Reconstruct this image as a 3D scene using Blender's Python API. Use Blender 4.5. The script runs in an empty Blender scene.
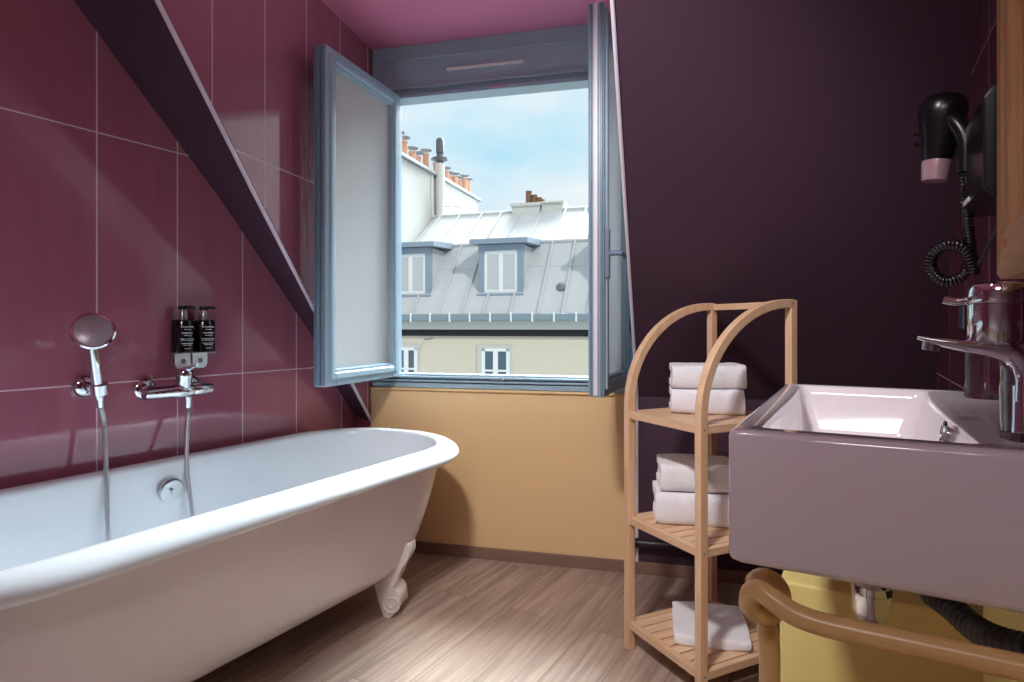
import bpy, math, random
from mathutils import Vector, Matrix, noise as mnoise

random.seed(7)
C = bpy.context.scene.collection
PI = math.pi
R = math.radians

# ------------------------------------------------------------------ materials
def srgb(r, g, b):
    f = lambda c: (c/12.92 if c <= .04045 else ((c+.055)/1.055)**2.4)
    return (f(r/255), f(g/255), f(b/255), 1)

def newmat(name):
    m = bpy.data.materials.new(name); m.use_nodes = True
    nt = m.node_tree
    return m, nt, nt.nodes['Principled BSDF']

def noise_node(nt, scale, detail=4, coord=None, stretch=None, rough=.6):
    n = nt.nodes.new('ShaderNodeTexNoise'); n.inputs['Scale'].default_value = scale
    n.inputs['Detail'].default_value = detail; n.inputs['Roughness'].default_value = rough
    tc = nt.nodes.new('ShaderNodeTexCoord')
    src = tc.outputs['Object']
    if stretch:
        mp = nt.nodes.new('ShaderNodeMapping'); mp.inputs['Scale'].default_value = stretch
        nt.links.new(src, mp.inputs['Vector']); src = mp.outputs['Vector']
    nt.links.new(src, n.inputs['Vector'])
    return n

def mixcol(nt, fac, a, b):
    m = nt.nodes.new('ShaderNodeMix'); m.data_type = 'RGBA'
    if hasattr(fac, 'is_linked') or hasattr(fac, 'links'): nt.links.new(fac, m.inputs[0])
    else: m.inputs[0].default_value = fac
    for v, i in ((a, 6), (b, 7)):
        if isinstance(v, tuple): m.inputs[i].default_value = v
        else: nt.links.new(v, m.inputs[i])
    return m.outputs[2]

def mth(nt, op, a, b=None, c=None):
    m = nt.nodes.new('ShaderNodeMath'); m.operation = op
    for i, v in enumerate((a, b, c)):
        if v is None: continue
        if isinstance(v, (int, float)): m.inputs[i].default_value = v
        else: nt.links.new(v, m.inputs[i])
    return m.outputs[0]

def bump(nt, bsdf, height, strength=.2, dist=.002):
    b = nt.nodes.new('ShaderNodeBump'); b.inputs['Strength'].default_value = strength
    b.inputs['Distance'].default_value = dist
    nt.links.new(height, b.inputs['Height']); nt.links.new(b.outputs['Normal'], bsdf.inputs['Normal'])

def plain(name, col, rough=.5, metal=0, vary=.12, nscale=8, bmp=0, spec=.5, coat=0, stretch=None, bscale=None):
    m, nt, p = newmat(name)
    n = noise_node(nt, nscale, stretch=stretch)
    lo = tuple(c*(1-vary) for c in col[:3])+(1,); hi = tuple(min(1, c*(1+vary)) for c in col[:3])+(1,)
    nt.links.new(mixcol(nt, n.outputs['Fac'], lo, hi), p.inputs['Base Color'])
    p.inputs['Roughness'].default_value = rough; p.inputs['Metallic'].default_value = metal
    p.inputs['Specular IOR Level'].default_value = spec
    p.inputs['Coat Weight'].default_value = coat; p.inputs['Coat Roughness'].default_value = .05
    if bmp:
        nb = noise_node(nt, bscale or nscale*6, stretch=stretch)
        bump(nt, p, nb.outputs['Fac'], bmp)
    return m

def wood(name, a, b, axis='Z', rough=.4, scale=1.0):
    st = {'X': (1.2, 22, 22), 'Y': (22, 1.2, 22), 'Z': (22, 22, 1.2)}[axis]
    m, nt, p = newmat(name)
    n1 = noise_node(nt, 2.2*scale, 6, stretch=st); n2 = noise_node(nt, 9*scale, 3, stretch=st)
    f = mth(nt, 'MULTIPLY_ADD', n2.outputs['Fac'], .35, mth(nt, 'MULTIPLY', n1.outputs['Fac'], .65))
    r = nt.nodes.new('ShaderNodeValToRGB'); r.color_ramp.elements[0].position = .3; r.color_ramp.elements[1].position = .7
    r.color_ramp.elements[0].color = a; r.color_ramp.elements[1].color = b
    nt.links.new(f, r.inputs['Fac']); nt.links.new(r.outputs['Color'], p.inputs['Base Color'])
    p.inputs['Roughness'].default_value = rough
    bump(nt, p, f, .15)
    return m

def tile(name, col, grout, sy, oy, sz, oz, gw=.0022, rough=.1):
    m, nt, p = newmat(name)
    tc = nt.nodes.new('ShaderNodeTexCoord'); sp = nt.nodes.new('ShaderNodeSeparateXYZ')
    nt.links.new(tc.outputs['Object'], sp.inputs[0])
    def line(v, s, o):
        a = mth(nt, 'FRACT', mth(nt, 'ADD', mth(nt, 'DIVIDE', mth(nt, 'SUBTRACT', v, o), s), 100.5))
        return mth(nt, 'MULTIPLY', mth(nt, 'ABSOLUTE', mth(nt, 'SUBTRACT', a, .5)), s)
    d = mth(nt, 'MINIMUM', line(sp.outputs['Y'], sy, oy), line(sp.outputs['Z'], sz, oz))
    g = mth(nt, 'LESS_THAN', d, gw)
    n = noise_node(nt, 3, 5, stretch=(6, 6, .8))
    lo = tuple(c*.82 for c in col[:3])+(1,); hi = tuple(c*1.18 for c in col[:3])+(1,)
    base = mixcol(nt, n.outputs['Fac'], lo, hi)
    nt.links.new(mixcol(nt, g, base, grout), p.inputs['Base Color'])
    nt.links.new(mth(nt, 'MULTIPLY_ADD', g, .6, rough), p.inputs['Roughness'])
    p.inputs['Coat Weight'].default_value = .5; p.inputs['Coat Roughness'].default_value = .03
    nb = noise_node(nt, 5, 2)
    h = mth(nt, 'MULTIPLY_ADD', nb.outputs['Fac'], .5, mth(nt, 'MULTIPLY', g, -.6))
    bump(nt, p, h, .12, .003)
    return m

M = {}
BURG = srgb(160, 92, 111)
M['tile_l'] = tile('burgundy_tile', BURG, srgb(214, 190, 196), .247, .966, .749, .8104)
M['tile_c'] = tile('burgundy_tile_cheek', BURG, srgb(214, 190, 196), .242, -.0226, .749, 1.515)
M['tile_r'] = tile('burgundy_tile_right', srgb(112, 48, 72), srgb(190, 165, 178), .30, 1.57, .755, .824, gw=.0018, rough=.14)
M['plum'] = plain('plum_paint', srgb(74, 50, 68), .55, vary=.04, nscale=3, bmp=.05, bscale=160, spec=.35)
M['pink'] = plain('pink_ceiling_paint', srgb(230, 138, 172), .24, vary=.04, nscale=3, spec=.4)
M['yellow'] = plain('ochre_paint', srgb(238, 200, 150), .5, vary=.04, nscale=3, bmp=.05, bscale=200, spec=.35)
M['mustard'] = plain('mustard_paint', srgb(244, 224, 146), .55, vary=.04, nscale=3)
M['bead'] = plain('lilac_bead', srgb(226, 214, 228), .4, vary=.03)
M['frame'] = plain('blue_grey_lacquer', srgb(156, 180, 194), .28, vary=.04, nscale=4, spec=.5)
M['frame_dark'] = plain('blue_grey_edge', srgb(112, 132, 152), .3, vary=.04, nscale=4)
M['white_enamel'] = plain('white_enamel', srgb(226, 232, 236), .12, vary=.015, nscale=2, coat=.4)
M['hull_enamel'] = plain('hull_enamel', srgb(222, 212, 216), .22, vary=.02, nscale=2, coat=.2)
M['foot_paint'] = plain('foot_paint', srgb(226, 216, 208), .3, vary=.04, nscale=20)
M['ceramic'] = plain('white_ceramic', srgb(226, 216, 222), .1, vary=.015, nscale=2, coat=.4)
M['chrome'] = plain('chrome', srgb(222, 224, 228), .07, metal=1, vary=.03)
M['brushed'] = plain('brushed_steel', srgb(190, 192, 194), .3, metal=1, vary=.05, nscale=40)
M['black'] = plain('black_plastic', srgb(17, 15, 18), .28, vary=.2)
M['black_rubber'] = plain('black_rubber', srgb(24, 21, 24), .5, vary=.2)
M['black_gloss'] = plain('black_gloss', srgb(20, 16, 22), .08, vary=.1, coat=.4)
M['label'] = plain('label_white', srgb(225, 225, 230), .5, vary=.03)
M['bamboo'] = wood('bamboo', srgb(210, 164, 126), srgb(236, 200, 166), 'Z', .4)
M['bamboo_x'] = wood('bamboo_slat', srgb(212, 168, 130), srgb(238, 204, 172), 'X', .4)
M['bamboo_y'] = wood('bamboo_rail', srgb(208, 164, 126), srgb(234, 198, 164), 'Y', .4)
M['oak_z'] = wood('oak_upright', srgb(150, 100, 62), srgb(206, 160, 116), 'Z', .45, .7)
M['oak_y'] = wood('oak_crosspiece', srgb(176, 130, 90), srgb(222, 186, 144), 'Y', .45, .7)
M['ochre_tube'] = plain('ochre_lacquer_tube', srgb(228, 188, 128), .3, vary=.04, nscale=5, spec=.5)
M['silver_glass'] = plain('mirror_glass', srgb(225, 228, 228), .02, metal=1, vary=0)
M['zinc'] = plain('zinc_roof', srgb(196, 197, 198), .6, metal=0, vary=.06, nscale=1.2, spec=.3)
M['zinc_blue'] = plain('zinc_blue', srgb(138, 152, 166), .55, vary=.06, nscale=2)
M['gutter'] = plain('gutter_zinc', srgb(128, 144, 152), .5, vary=.08, nscale=3)
M['render_white'] = plain('white_render', srgb(200, 198, 192), .85, vary=.03, nscale=1.5, spec=.1)
M['render_cream'] = plain('cream_render', srgb(212, 203, 184), .85, vary=.04, nscale=1.5, spec=.1)
M['joinery'] = plain('white_joinery', srgb(232, 234, 232), .5, vary=.02)
M['curtain'] = plain('net_curtain', srgb(176, 186, 192), .8, vary=.1, nscale=10, stretch=(8, 8, .4))
M['curtain_beige'] = plain('beige_curtain', srgb(190, 186, 168), .8, vary=.1, nscale=10, stretch=(8, 8, .4))
M['terracotta'] = plain('terracotta', srgb(188, 142, 116), .8, vary=.15, nscale=6)
M['brown_pot'] = plain('brown_pot', srgb(122, 88, 66), .8, vary=.15, nscale=6)
M['dark_cowl'] = plain('dark_cowl', srgb(84, 88, 92), .6, vary=.15)
M['hose'] = plain('hose_steel', srgb(206, 210, 214), .28, metal=.75, vary=.05, nscale=40)
M['cowl'] = plain('grey_cowl', srgb(120, 120, 122), .6, vary=.1)
M['hole_and_shade'] = plain('dark_hole_and_shade', srgb(28, 28, 30), .8, vary=.1)  # for the overflow hole and the shade painted under the gutter
M['darkpane'] = plain('dark_window_glass', srgb(84, 98, 110), .08, vary=.3, nscale=2)
M['dark_metal'] = plain('dark_plum_pipe', srgb(44, 34, 44), .4, vary=.1)

def towel_mat():
    m, nt, p = newmat('white_terry')
    n = noise_node(nt, 260, 3); n2 = noise_node(nt, 30, 3)
    nt.links.new(mixcol(nt, n2.outputs['Fac'], srgb(232, 228, 236), srgb(250, 248, 252)), p.inputs['Base Color'])
    p.inputs['Roughness'].default_value = .95; p.inputs['Sheen Weight'].default_value = .3
    p.inputs['Specular IOR Level'].default_value = .1
    bump(nt, p, mth(nt, 'ADD', n.outputs['Fac'], n2.outputs['Fac']), .5, .004)
    return m
M['terry'] = towel_mat()

def frosted():
    m, nt, p = newmat('frosted_glass')
    out = nt.nodes['Material Output']
    tl = nt.nodes.new('ShaderNodeBsdfTranslucent'); tl.inputs['Color'].default_value = (.94, .97, .96, 1)
    df = nt.nodes.new('ShaderNodeBsdfDiffuse'); df.inputs['Color'].default_value = (.95, .97, .95, 1)
    p.inputs['Transmission Weight'].default_value = 1; p.inputs['Roughness'].default_value = .35
    p.inputs['Base Color'].default_value = (.86, .93, .92, 1); p.inputs['IOR'].default_value = 1.3
    a = nt.nodes.new('ShaderNodeMixShader'); a.inputs[0].default_value = .5
    nt.links.new(tl.outputs[0], a.inputs[1]); nt.links.new(df.outputs[0], a.inputs[2])
    b = nt.nodes.new('ShaderNodeMixShader'); b.inputs[0].default_value = .12
    nt.links.new(a.outputs[0], b.inputs[1]); nt.links.new(p.outputs[0], b.inputs[2])
    nt.links.new(b.outputs[0], out.inputs['Surface'])
    n = noise_node(nt, 90, 2); bump(nt, p, n.outputs['Fac'], .25)
    return m
M['frosted'] = frosted()

def clear_glass():
    m, nt, p = newmat('clear_glass')
    p.inputs['Transmission Weight'].default_value = 1; p.inputs['Roughness'].default_value = .01
    p.inputs['Base Color'].default_value = (.96, .97, 1, 1); p.inputs['IOR'].default_value = 1.45
    return m
M['glass'] = clear_glass()

def floor_mat():
    m, nt, p = newmat('grey_oak_planks')
    tc = nt.nodes.new('ShaderNodeTexCoord')
    mp = nt.nodes.new('ShaderNodeMapping'); mp.inputs['Rotation'].default_value = (0, 0, R(90))
    nt.links.new(tc.outputs['Object'], mp.inputs['Vector'])
    br = nt.nodes.new('ShaderNodeTexBrick')
    br.inputs['Scale'].default_value = 1; br.inputs['Brick Width'].default_value = .92; br.inputs['Row Height'].default_value = .153
    br.inputs['Mortar Size'].default_value = .0012; br.offset = .37; br.inputs['Bias'].default_value = 0
    br.inputs['Color1'].default_value = (0, 0, 0, 1); br.inputs['Color2'].default_value = (1, 1, 1, 1)
    br.inputs['Mortar'].default_value = (.5, .5, .5, 1)
    nt.links.new(mp.outputs['Vector'], br.inputs['Vector'])
    sep = nt.nodes.new('ShaderNodeSeparateColor'); nt.links.new(br.outputs['Color'], sep.inputs[0])
    # grain, shifted per plank
    comb = nt.nodes.new('ShaderNodeVectorMath'); comb.operation = 'MULTIPLY_ADD'
    comb.inputs[1].default_value = (26, 1.3, 1); 
    nt.links.new(tc.outputs['Object'], comb.inputs[0])
    cx = nt.nodes.new('ShaderNodeCombineXYZ'); nt.links.new(mth(nt, 'MULTIPLY', sep.outputs[0], 37), cx.inputs[1])
    nt.links.new(cx.outputs[0], comb.inputs[2])
    n1 = nt.nodes.new('ShaderNodeTexNoise'); n1.inputs['Scale'].default_value = 1.6; n1.inputs['Detail'].default_value = 7; n1.inputs['Roughness'].default_value = .65
    n1.inputs['Distortion'].default_value = .6
    nt.links.new(comb.outputs[0], n1.inputs['Vector'])
    r = nt.nodes.new('ShaderNodeValToRGB')
    e = r.color_ramp.elements
    e[0].position = .28; e[0].color = srgb(136, 112, 99); e[1].position = .7; e[1].color = srgb(206, 184, 168)
    x = e.new(.5); x.color = srgb(176, 152, 137)
    nt.links.new(n1.outputs['Fac'], r.inputs['Fac'])
    tone = mixcol(nt, mth(nt, 'MULTIPLY', sep.outputs[0], .35), r.outputs['Color'], srgb(128, 108, 98))
    col = mixcol(nt, mth(nt, 'MULTIPLY', br.outputs['Fac'], .8), tone, srgb(92, 74, 66))
    nt.links.new(col, p.inputs['Base Color'])
    p.inputs['Roughness'].default_value = .3; p.inputs['Specular IOR Level'].default_value = .5
    bump(nt, p, mth(nt, 'MULTIPLY_ADD', br.outputs['Fac'], -1, mth(nt, 'MULTIPLY', n1.outputs['Fac'], .3)), .3, .002)
    return m
M['floor'] = floor_mat()

# ------------------------------------------------------------------ mesh builder
class MB:
    def __init__(s): s.v = []; s.f = []
    def add(s, vs, fs):
        o = len(s.v); s.v += [tuple(v) for v in vs]; s.f += [tuple(i+o for i in f) for f in fs]; return s
    def box(s, x0, x1, y0, y1, z0, z1, mat=None):
        vs = [Vector((x, y, z)) for z in (z0, z1) for y in (y0, y1) for x in (x0, x1)]
        if mat: vs = [mat @ v for v in vs]
        return s.add(vs, [(0, 2, 3, 1), (4, 5, 7, 6), (0, 1, 5, 4), (2, 6, 7, 3), (0, 4, 6, 2), (1, 3, 7, 5)])
    def hull8(s, a, b):   # two quads a (bottom), b (top)
        return s.add(list(a)+list(b), [(3, 2, 1, 0), (4, 5, 6, 7), (0, 1, 5, 4), (1, 2, 6, 5), (2, 3, 7, 6), (3, 0, 4, 7)])
    def prism(s, poly, off):      # poly: 3D points (planar), off: extrusion vector
        n = len(poly); off = Vector(off)
        a = [Vector(p) for p in poly]; b = [p+off for p in a]
        return s.add(a+b, [tuple(range(n-1, -1, -1)), tuple(range(n, 2*n))] + [(i, (i+1) % n, n+(i+1) % n, n+i) for i in range(n)])
    def loft(s, rings, cap=True, closed=True):
        n = len(rings[0]); vs = [p for r in rings for p in r]; fs = []
        for k in range(len(rings)-1):
            for i in range(n if closed else n-1):
                j = (i+1) % n
                fs.append((k*n+i, k*n+j, (k+1)*n+j, (k+1)*n+i))
        if cap: fs.append(tuple(range(n-1, -1, -1)))
        if cap and cap != 'start': fs.append(tuple((len(rings)-1)*n+i for i in range(n)))
        return s.add(vs, fs)
    def tube(s, path, r, seg=12, cap=True, rx=None):
        path = [Vector(p) for p in path]; n = len(path)
        rad = r if callable(r) else (lambda i: r)
        t0 = (path[1]-path[0]).normalized()
        u = t0.orthogonal().normalized(); rings = []
        for i, p in enumerate(path):
            t = (path[min(i+1, n-1)]-path[max(i-1, 0)]).normalized()
            u = (u - t*u.dot(t)); u = u.normalized() if u.length > 1e-6 else t.orthogonal().normalized()
            w = t.cross(u)
            rings.append([p + (u*math.cos(2*PI*k/seg)+w*math.sin(2*PI*k/seg))*rad(i) for k in range(seg)])
        return s.loft(rings, cap)
    def lathe(s, prof, o=(0, 0, 0), axis=(0, 0, 1), seg=32):
        axis = Vector(axis).normalized(); u = axis.orthogonal().normalized(); w = axis.cross(u); o = Vector(o)
        rings = [[o+axis*h+(u*math.cos(2*PI*k/seg)+w*math.sin(2*PI*k/seg))*max(r, 1e-4) for k in range(seg)] for r, h in prof]
        return s.loft(rings, True)

def obj(name, mb, mat, parent=None, smooth=40, bevel=0, bseg=2, loc=None, rotz=None):
    me = bpy.data.meshes.new(name); me.from_pydata(mb.v, [], mb.f); me.validate(); me.update()
    import bmesh
    bm = bmesh.new(); bm.from_mesh(me); bmesh.ops.recalc_face_normals(bm, faces=bm.faces); bm.to_mesh(me); bm.free()
    if smooth:
        me.shade_smooth(); me.set_sharp_from_angle(angle=R(smooth))
    me.materials.append(M[mat] if isinstance(mat, str) else mat)
    o = bpy.data.objects.new(name, me); C.objects.link(o)
    if parent: o.parent = parent
    if loc: o.location = loc
    if rotz is not None: o.rotation_euler = (0, 0, rotz)
    if bevel:
        b = o.modifiers.new('Bevel', 'BEVEL'); b.width = bevel; b.segments = bseg; b.limit_method = 'ANGLE'; b.angle_limit = R(40)
        b.harden_normals = False
    return o

def tag(o, label, cat, group=None):
    o['label'] = label; o['category'] = cat
    if group: o['group'] = group
    return o
def struct(o, label=None, cat=None):
    o['kind'] = 'structure'
    if label: o['label'] = label
    if cat: o['category'] = cat
    return o
def thing(name, label, cat, loc=(0, 0, 0), rotz=0, group=None):
    o = bpy.data.objects.new(name, None); C.objects.link(o); o.empty_display_size = .1
    o.location = loc; o.rotation_euler = (0, 0, rotz)
    return tag(o, label, cat, group)
def smoothpath(pts, n=12):        # Catmull-Rom
    pts = [Vector(p) for p in pts]; P = [2*pts[0]-pts[1]]+pts+[2*pts[-1]-pts[-2]]; out = []
    for i in range(1, len(P)-2):
        for k in range(n):
            t = k/n; a, b, c, d = P[i-1:i+3]
            out.append(.5*((2*b)+(c-a)*t+(2*a-5*b+4*c-d)*t*t+(3*b-a-3*c+d)*t**3))
    out.append(pts[-1]); return out

# ------------------------------------------------------------------ frames of the place
AL = -math.atan2(.4925, .8703)              # side walls: local x = across the room, local y = along the side walls
def L(n, t, z=0): return Vector((.8703*n+.4925*t, -.4925*n+.8703*t, z))
AW = -R(14)                                 # window wall: local x = along it, local y = outwards
WO = Vector((.008, 2.546, 0))
def W(x, y, z=0): return WO + Vector((.9703*x+.2419*y, -.2419*x+.9703*y, z))
NL, NR = -1.966, .238
CEIL = 2.22
TB = -1.35                                  # the wall behind
HK = .703                                   # height of the low wall under the slope
cheekL0 = W(-.6594, 0); cheekR0 = W(.5053, 0)
dirL = Vector((.2352, 1, 0)).normalized(); dirR = Vector((.2697, 1, 0)).normalized()
ACL = -math.atan2(.2352, 1); ACR = -math.atan2(.2697, 1)
kL = Vector((.2352, 1, 0)).length
def CL(k, z): p = cheekL0-Vector((.2352, 1, 0))*k; p.z = z; return p
def CR(k, z): p = cheekR0-Vector((.2697, 1, 0))*k; p.z = z; return p
SL = (CEIL-HK)/1.398                        # slope of the roof
kRtop = 1.398/1.0355

# ------------------------------------------------------------------ room shell
mb = MB(); mb.prism([(NL-.1, TB-.1, 0), (NR+.1, TB-.1, 0), (NR+.1, 2.5, 0), (NL-.1, 2.5, 0)], (0, 0, -.1))
struct(obj('floor', mb, 'floor', rotz=AL))
# left wall, cut by the slope
edgeL = [(.62, CEIL), (.982, 1.8435), (1.3737, 1.433), (1.786, .951), (1.928, .72), (2.03, .58)]
poly = [(NL, TB, 0), (NL, 2.03, 0)] + [(NL, t, z) for t, z in reversed(edgeL)] + [(NL, TB, CEIL)]
mb = MB(); mb.prism(poly, (-.1, 0, 0))
struct(obj('wall_left', mb, 'tile_l', rotz=AL, smooth=0))
# right wall
tR0 = (W(1.541, 0) - L(NR, 0)).dot(L(0, 1)); 
pR = L(NR, 0); 
# where slope reaches the ceiling on the right wall
def on_right(s):   # point of right wall at distance s in front of window wall
    lo, hi = -2, 4
    for _ in range(60):
        mid = (lo+hi)/2
        sv = -(L(NR, mid)-WO).dot(Vector((.2419, .9703, 0)))
        if sv > s: lo = mid
        else: hi = mid
    return lo
tr0, tr1 = on_right(0), on_right(1.398)
mb = MB(); mb.prism([(NR, TB, 0), (NR, tr0, 0), (NR, tr0, HK), (NR, tr1, CEIL), (NR, TB, CEIL)], (.1, 0, 0))
struct(obj('wall_right', mb, 'tile_r', rotz=AL, smooth=0))
mb = MB(); mb.box(NL-.1, NR+.1, TB-.1, TB, 0, CEIL)
struct(obj('wall_rear', mb, plain('rear_paint', srgb(200, 176, 186), .6, vary=.03), rotz=AL, smooth=0))
# low wall under window (ochre) and right of it (plum)
mb = MB(); mb.box(-.6594, .5053, 0, .16, 0, HK); mb.box(-.655, .5053, -.012, .16, HK, HK+.012)
struct(obj('wall_window', mb, 'yellow', loc=WO, rotz=AW, smooth=0, bevel=.006))
mb = MB(); mb.box(.5073, 1.56, 0, .12, 0, HK)
struct(obj('wall_window_right', mb, 'plum', loc=WO, rotz=AW, smooth=0))
mb = MB(); mb.box(-.80, -.66, .003, .12, 0, .62)
struct(obj('wall_window_left', mb, 'tile_c', loc=WO, rotz=AW, smooth=0))
# slope right of the dormer
a = [CR(0, HK), W(1.541, 0, HK), L(NR, tr1, CEIL), CR(kRtop, CEIL)]
a[1] = a[1]+(a[1]-a[0])*.06; a[2] = a[2]+(a[2]-a[3])*.06
up = Vector((.09, .25, .25))
mb = MB(); mb.hull8(a, [p+up*.4 for p in a])
struct(obj('wall_slope', mb, 'plum', smooth=0))
# strip of slope between the left wall and the dormer cheek
mb = MB()
edgeC = [(1.537, CEIL), (1.163, 1.81), (.7785, 1.389), (.35, .934), (.12, .69), (-.005, .556)]
rings = []
for (t, z), (k, z2) in zip(edgeL, edgeC):
    p, q = L(NL-.005, t, z), CL(k, z2)
    uq = Vector((.2352, 1, 0))*.05+Vector((-.012, 0, .05)); rings.append([p, q, q+uq, p+uq+Vector((-.03, 0, 0))])
mb.loft(rings)
struct(obj('wall_slope_left', mb, 'plum', smooth=0))
# dormer cheeks
mb = MB(); 
k2 = lambda k: -k*kL
poly = [(0, -1.505*kL, CEIL)] + [(0, -k*kL, z+.03) for k, z in edgeC[1:]] + [(0, .10, .556), (0, .10, CEIL)]
mb.prism(poly, (-.008, 0, 0))
struct(obj('wall_cheek_left', mb, 'tile_c', loc=cheekL0, rotz=ACL, smooth=0))
kRl = Vector((.2697, 1, 0)).length
mb = MB(); mb.prism([(0, -(kRtop-.06)*kRl, CEIL), (0, .0, HK+.06), (0, .10, HK+.06), (0, .10, CEIL)], (.05, 0, 0))
struct(obj('wall_cheek_right', mb, 'bead', loc=cheekR0, rotz=ACR, smooth=0))
# ceiling
mb = MB(); mb.prism([(NL-.1, TB-.1, CEIL), (NR+.1, TB-.1, CEIL), (NR+.1, 2.6, CEIL), (NL-.1, 2.6, CEIL)], (0, 0, .08))
struct(obj('ceiling', mb, 'pink', rotz=AL, smooth=0))
# beads
mb = MB(); mb.tube([CL(k, z)+Vector((.004, -.003, .004)) for k, z in edgeC], .007, 8)
struct(obj('trim_1', mb, 'bead'))
mb = MB(); mb.tube([CR(kRtop, CEIL)+Vector((0, -.004, 0)), CR(0, HK)+Vector((.0, -.004, 0)), CR(0, .0)+Vector((.0, -.004, 0))], .0055, 8)
struct(obj('trim_2', mb, 'bead'))
# skirting
mb = MB(); mb.box(-.63, 1.50, -.012, -.001, 0, .048)
struct(obj('baseboard_window', mb, plain('skirting_oak', srgb(138, 108, 94), .45, vary=.25, nscale=6, stretch=(1, 10, 20)), loc=WO, rotz=AW, smooth=0, bevel=.002))
# low mustard partition beyond the basin
mb = MB(); mb.box(-.157, NR-.001, 1.56, 1.64, 0, .382); mb.box(NR-.012, NR-.001, .2, 1.56, 0, .66)
struct(obj('wall_partition', mb, 'mustard', rotz=AL, smooth=0, bevel=.006))

# ------------------------------------------------------------------ window
win = bpy.data.objects.new('window_1', None); C.objects.link(win); win.location = WO; win.rotation_euler = (0, 0, AW)
struct(win)
Z0, Z1 = .775, 1.985
XL, XR = -.547, .445
mb = MB()
mb.box(-.655, XL, .012, .09, HK+.012, CEIL); mb.box(XR, .505, .012, .09, HK+.012, CEIL)
mb.box(XL, XR, .012, .09, Z1, CEIL); mb.box(XL, XR, .012, .09, HK+.012, Z0)
obj('frame', mb, 'frame', win, smooth=0, bevel=.003)
mb = MB()   # raised mouldings: header panel beads and sill steps
mb.box(-.60, .505, .004, .012, 2.150, 2.160); mb.box(-.60, -.592, .004, .012, 2.04, 2.160)
mb.box(-.645, .505, .000, .012, 2.022, 2.034); mb.box(-.56, .505, -.006, .012, Z1-.004, Z1+.012)
mb.box(-.645, .505, -.004, .012, HK+.014, HK+.034); mb.box(-.60, .47, -.010, .012, HK+.040, HK+.048)
mb.box(-.58, .46, -.006, .012, HK+.056, HK+.064)
obj('moulding', mb, 'frame', win, smooth=0, bevel=.002)
mb = MB(); mb.box(-.30, .04, .002, .012, 2.086, 2.098)
o = obj('vent_grille', mb, 'joinery', win, smooth=0, bevel=.002); o['label'] = 'white trickle vent slot'
mb = MB(); mb.box(-.10, -.04, -.012, .004, Z1+.0, Z1+.01); mb.box(-.10, -.04, -.014, .004, HK+.050, HK+.058)
o = obj('lock_keep', mb, 'chrome', win, smooth=0, bevel=.001); o['label'] = 'small metal lock keeps'
mb = MB(); mb.box(XL-.02, XR+.02, .09, .20, HK-.02, HK+.03)
obj('outer_sill', mb, 'zinc_blue', win, smooth=0)

def sash(hx, ang, width, side, z0, z1, gasket='frame_dark'):
    """a casement leaf hinged at hx; local x from hinge to free edge."""
    e = bpy.data.objects.new('sash', None); C.objects.link(e); e.parent = win
    e.location = (hx, -.005, 0); e.rotation_euler = (0, 0, ang)
    st, th = .062, .05
    y0, y1 = (-th, 0) if side < 0 else (0, th)
    mb = MB()
    # stepped section: body and proud outer lip all round
    def ringframe(x0, x1, za, zb, w, ya, yb):
        mb.box(x0, x0+w, ya, yb, za, zb); mb.box(x1-w, x1, ya, yb, za, zb)
        mb.box(x0+w, x1-w, ya, yb, za, za+w); mb.box(x0+w, x1-w, ya, yb, zb-w, zb)
    ringframe(.004, width, z0, z1, st, y0, y1)
    obj('leaf_frame', mb, 'frame', e, smooth=0, bevel=.004)
    mb = MB()
    ringframe(.03, width-.022, z0+.022, z1-.022, .028, y0-.008, y1+.008)
    obj('glazing_bead', mb, 'frame', e, smooth=0, bevel=.007, bseg=3)
    mb = MB(); mb.box(width-.001, width+.012, (y0+y1)/2-.007, (y0+y1)/2+.007, z0+.006, z1-.006)
    obj('gasket', mb, gasket, e, smooth=0, bevel=.002)
    mb = MB(); mb.box(width-.001, width+.007, y0+.003, y0+.012, z0+.006, z1-.006); mb.box(width-.001, width+.007, y1-.012, y1-.003, z0+.006, z1-.006)
    obj('rebate', mb, 'frame_dark', e, smooth=0, bevel=.002)
    mb = MB(); ym = (y0+y1)/2; mb.box(.004+st-.006, width-st+.006, ym-.006, ym+.006, z0+st-.006, z1-st+.006)
    o = obj('pane', mb, 'frosted', e, smooth=0); o['label'] = 'frosted glass pane'
    return e, y0, y1
# left leaf
pn, ph = Vector((-.732, 2.12, 0)), W(XL-.012, -.005)
def wl(v): return Matrix.Rotation(-AW, 3, 'Z') @ (v-WO)
dl = wl(pn)-wl(ph); sl, _, _ = sash(XL-.012, math.atan2(dl.y, dl.x), .525, 1, .765, 1.99)
# right leaf
pn, ph = Vector((.312, 2.0, 0)), W(XR+.03, -.005)
dr = wl(pn)-wl(ph); sr, ya, yb = sash(XR+.03, math.atan2(dr.y, dr.x), .50, -1, .752, 2.03, 'bead')
mb = MB()   # espagnolette handle on the inside face of the right leaf
mb.box(.455, .485, yb, yb+.012, 1.14, 1.30)
mb.tube(smoothpath([(.47, yb+.01, 1.22), (.47, yb+.04, 1.22), (.455, yb+.05, 1.22), (.36, yb+.05, 1.215)]), .009, 10)
obj('handle', mb, 'frame_dark', sr, bevel=.002)
for z in (.95, 1.4, 1.85):
    mb = MB(); mb.tube([(-.004, 0, z), (-.004, 0, z+.07)], .008, 10)
    obj('hinge', mb, 'frame_dark', sl)
for z in (.95, 1.4, 1.85):
    mb = MB(); mb.tube([(-.004, 0, z), (-.004, 0, z+.07)], .008, 10)
    obj('hinge', mb, 'frame_dark', sr)

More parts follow.
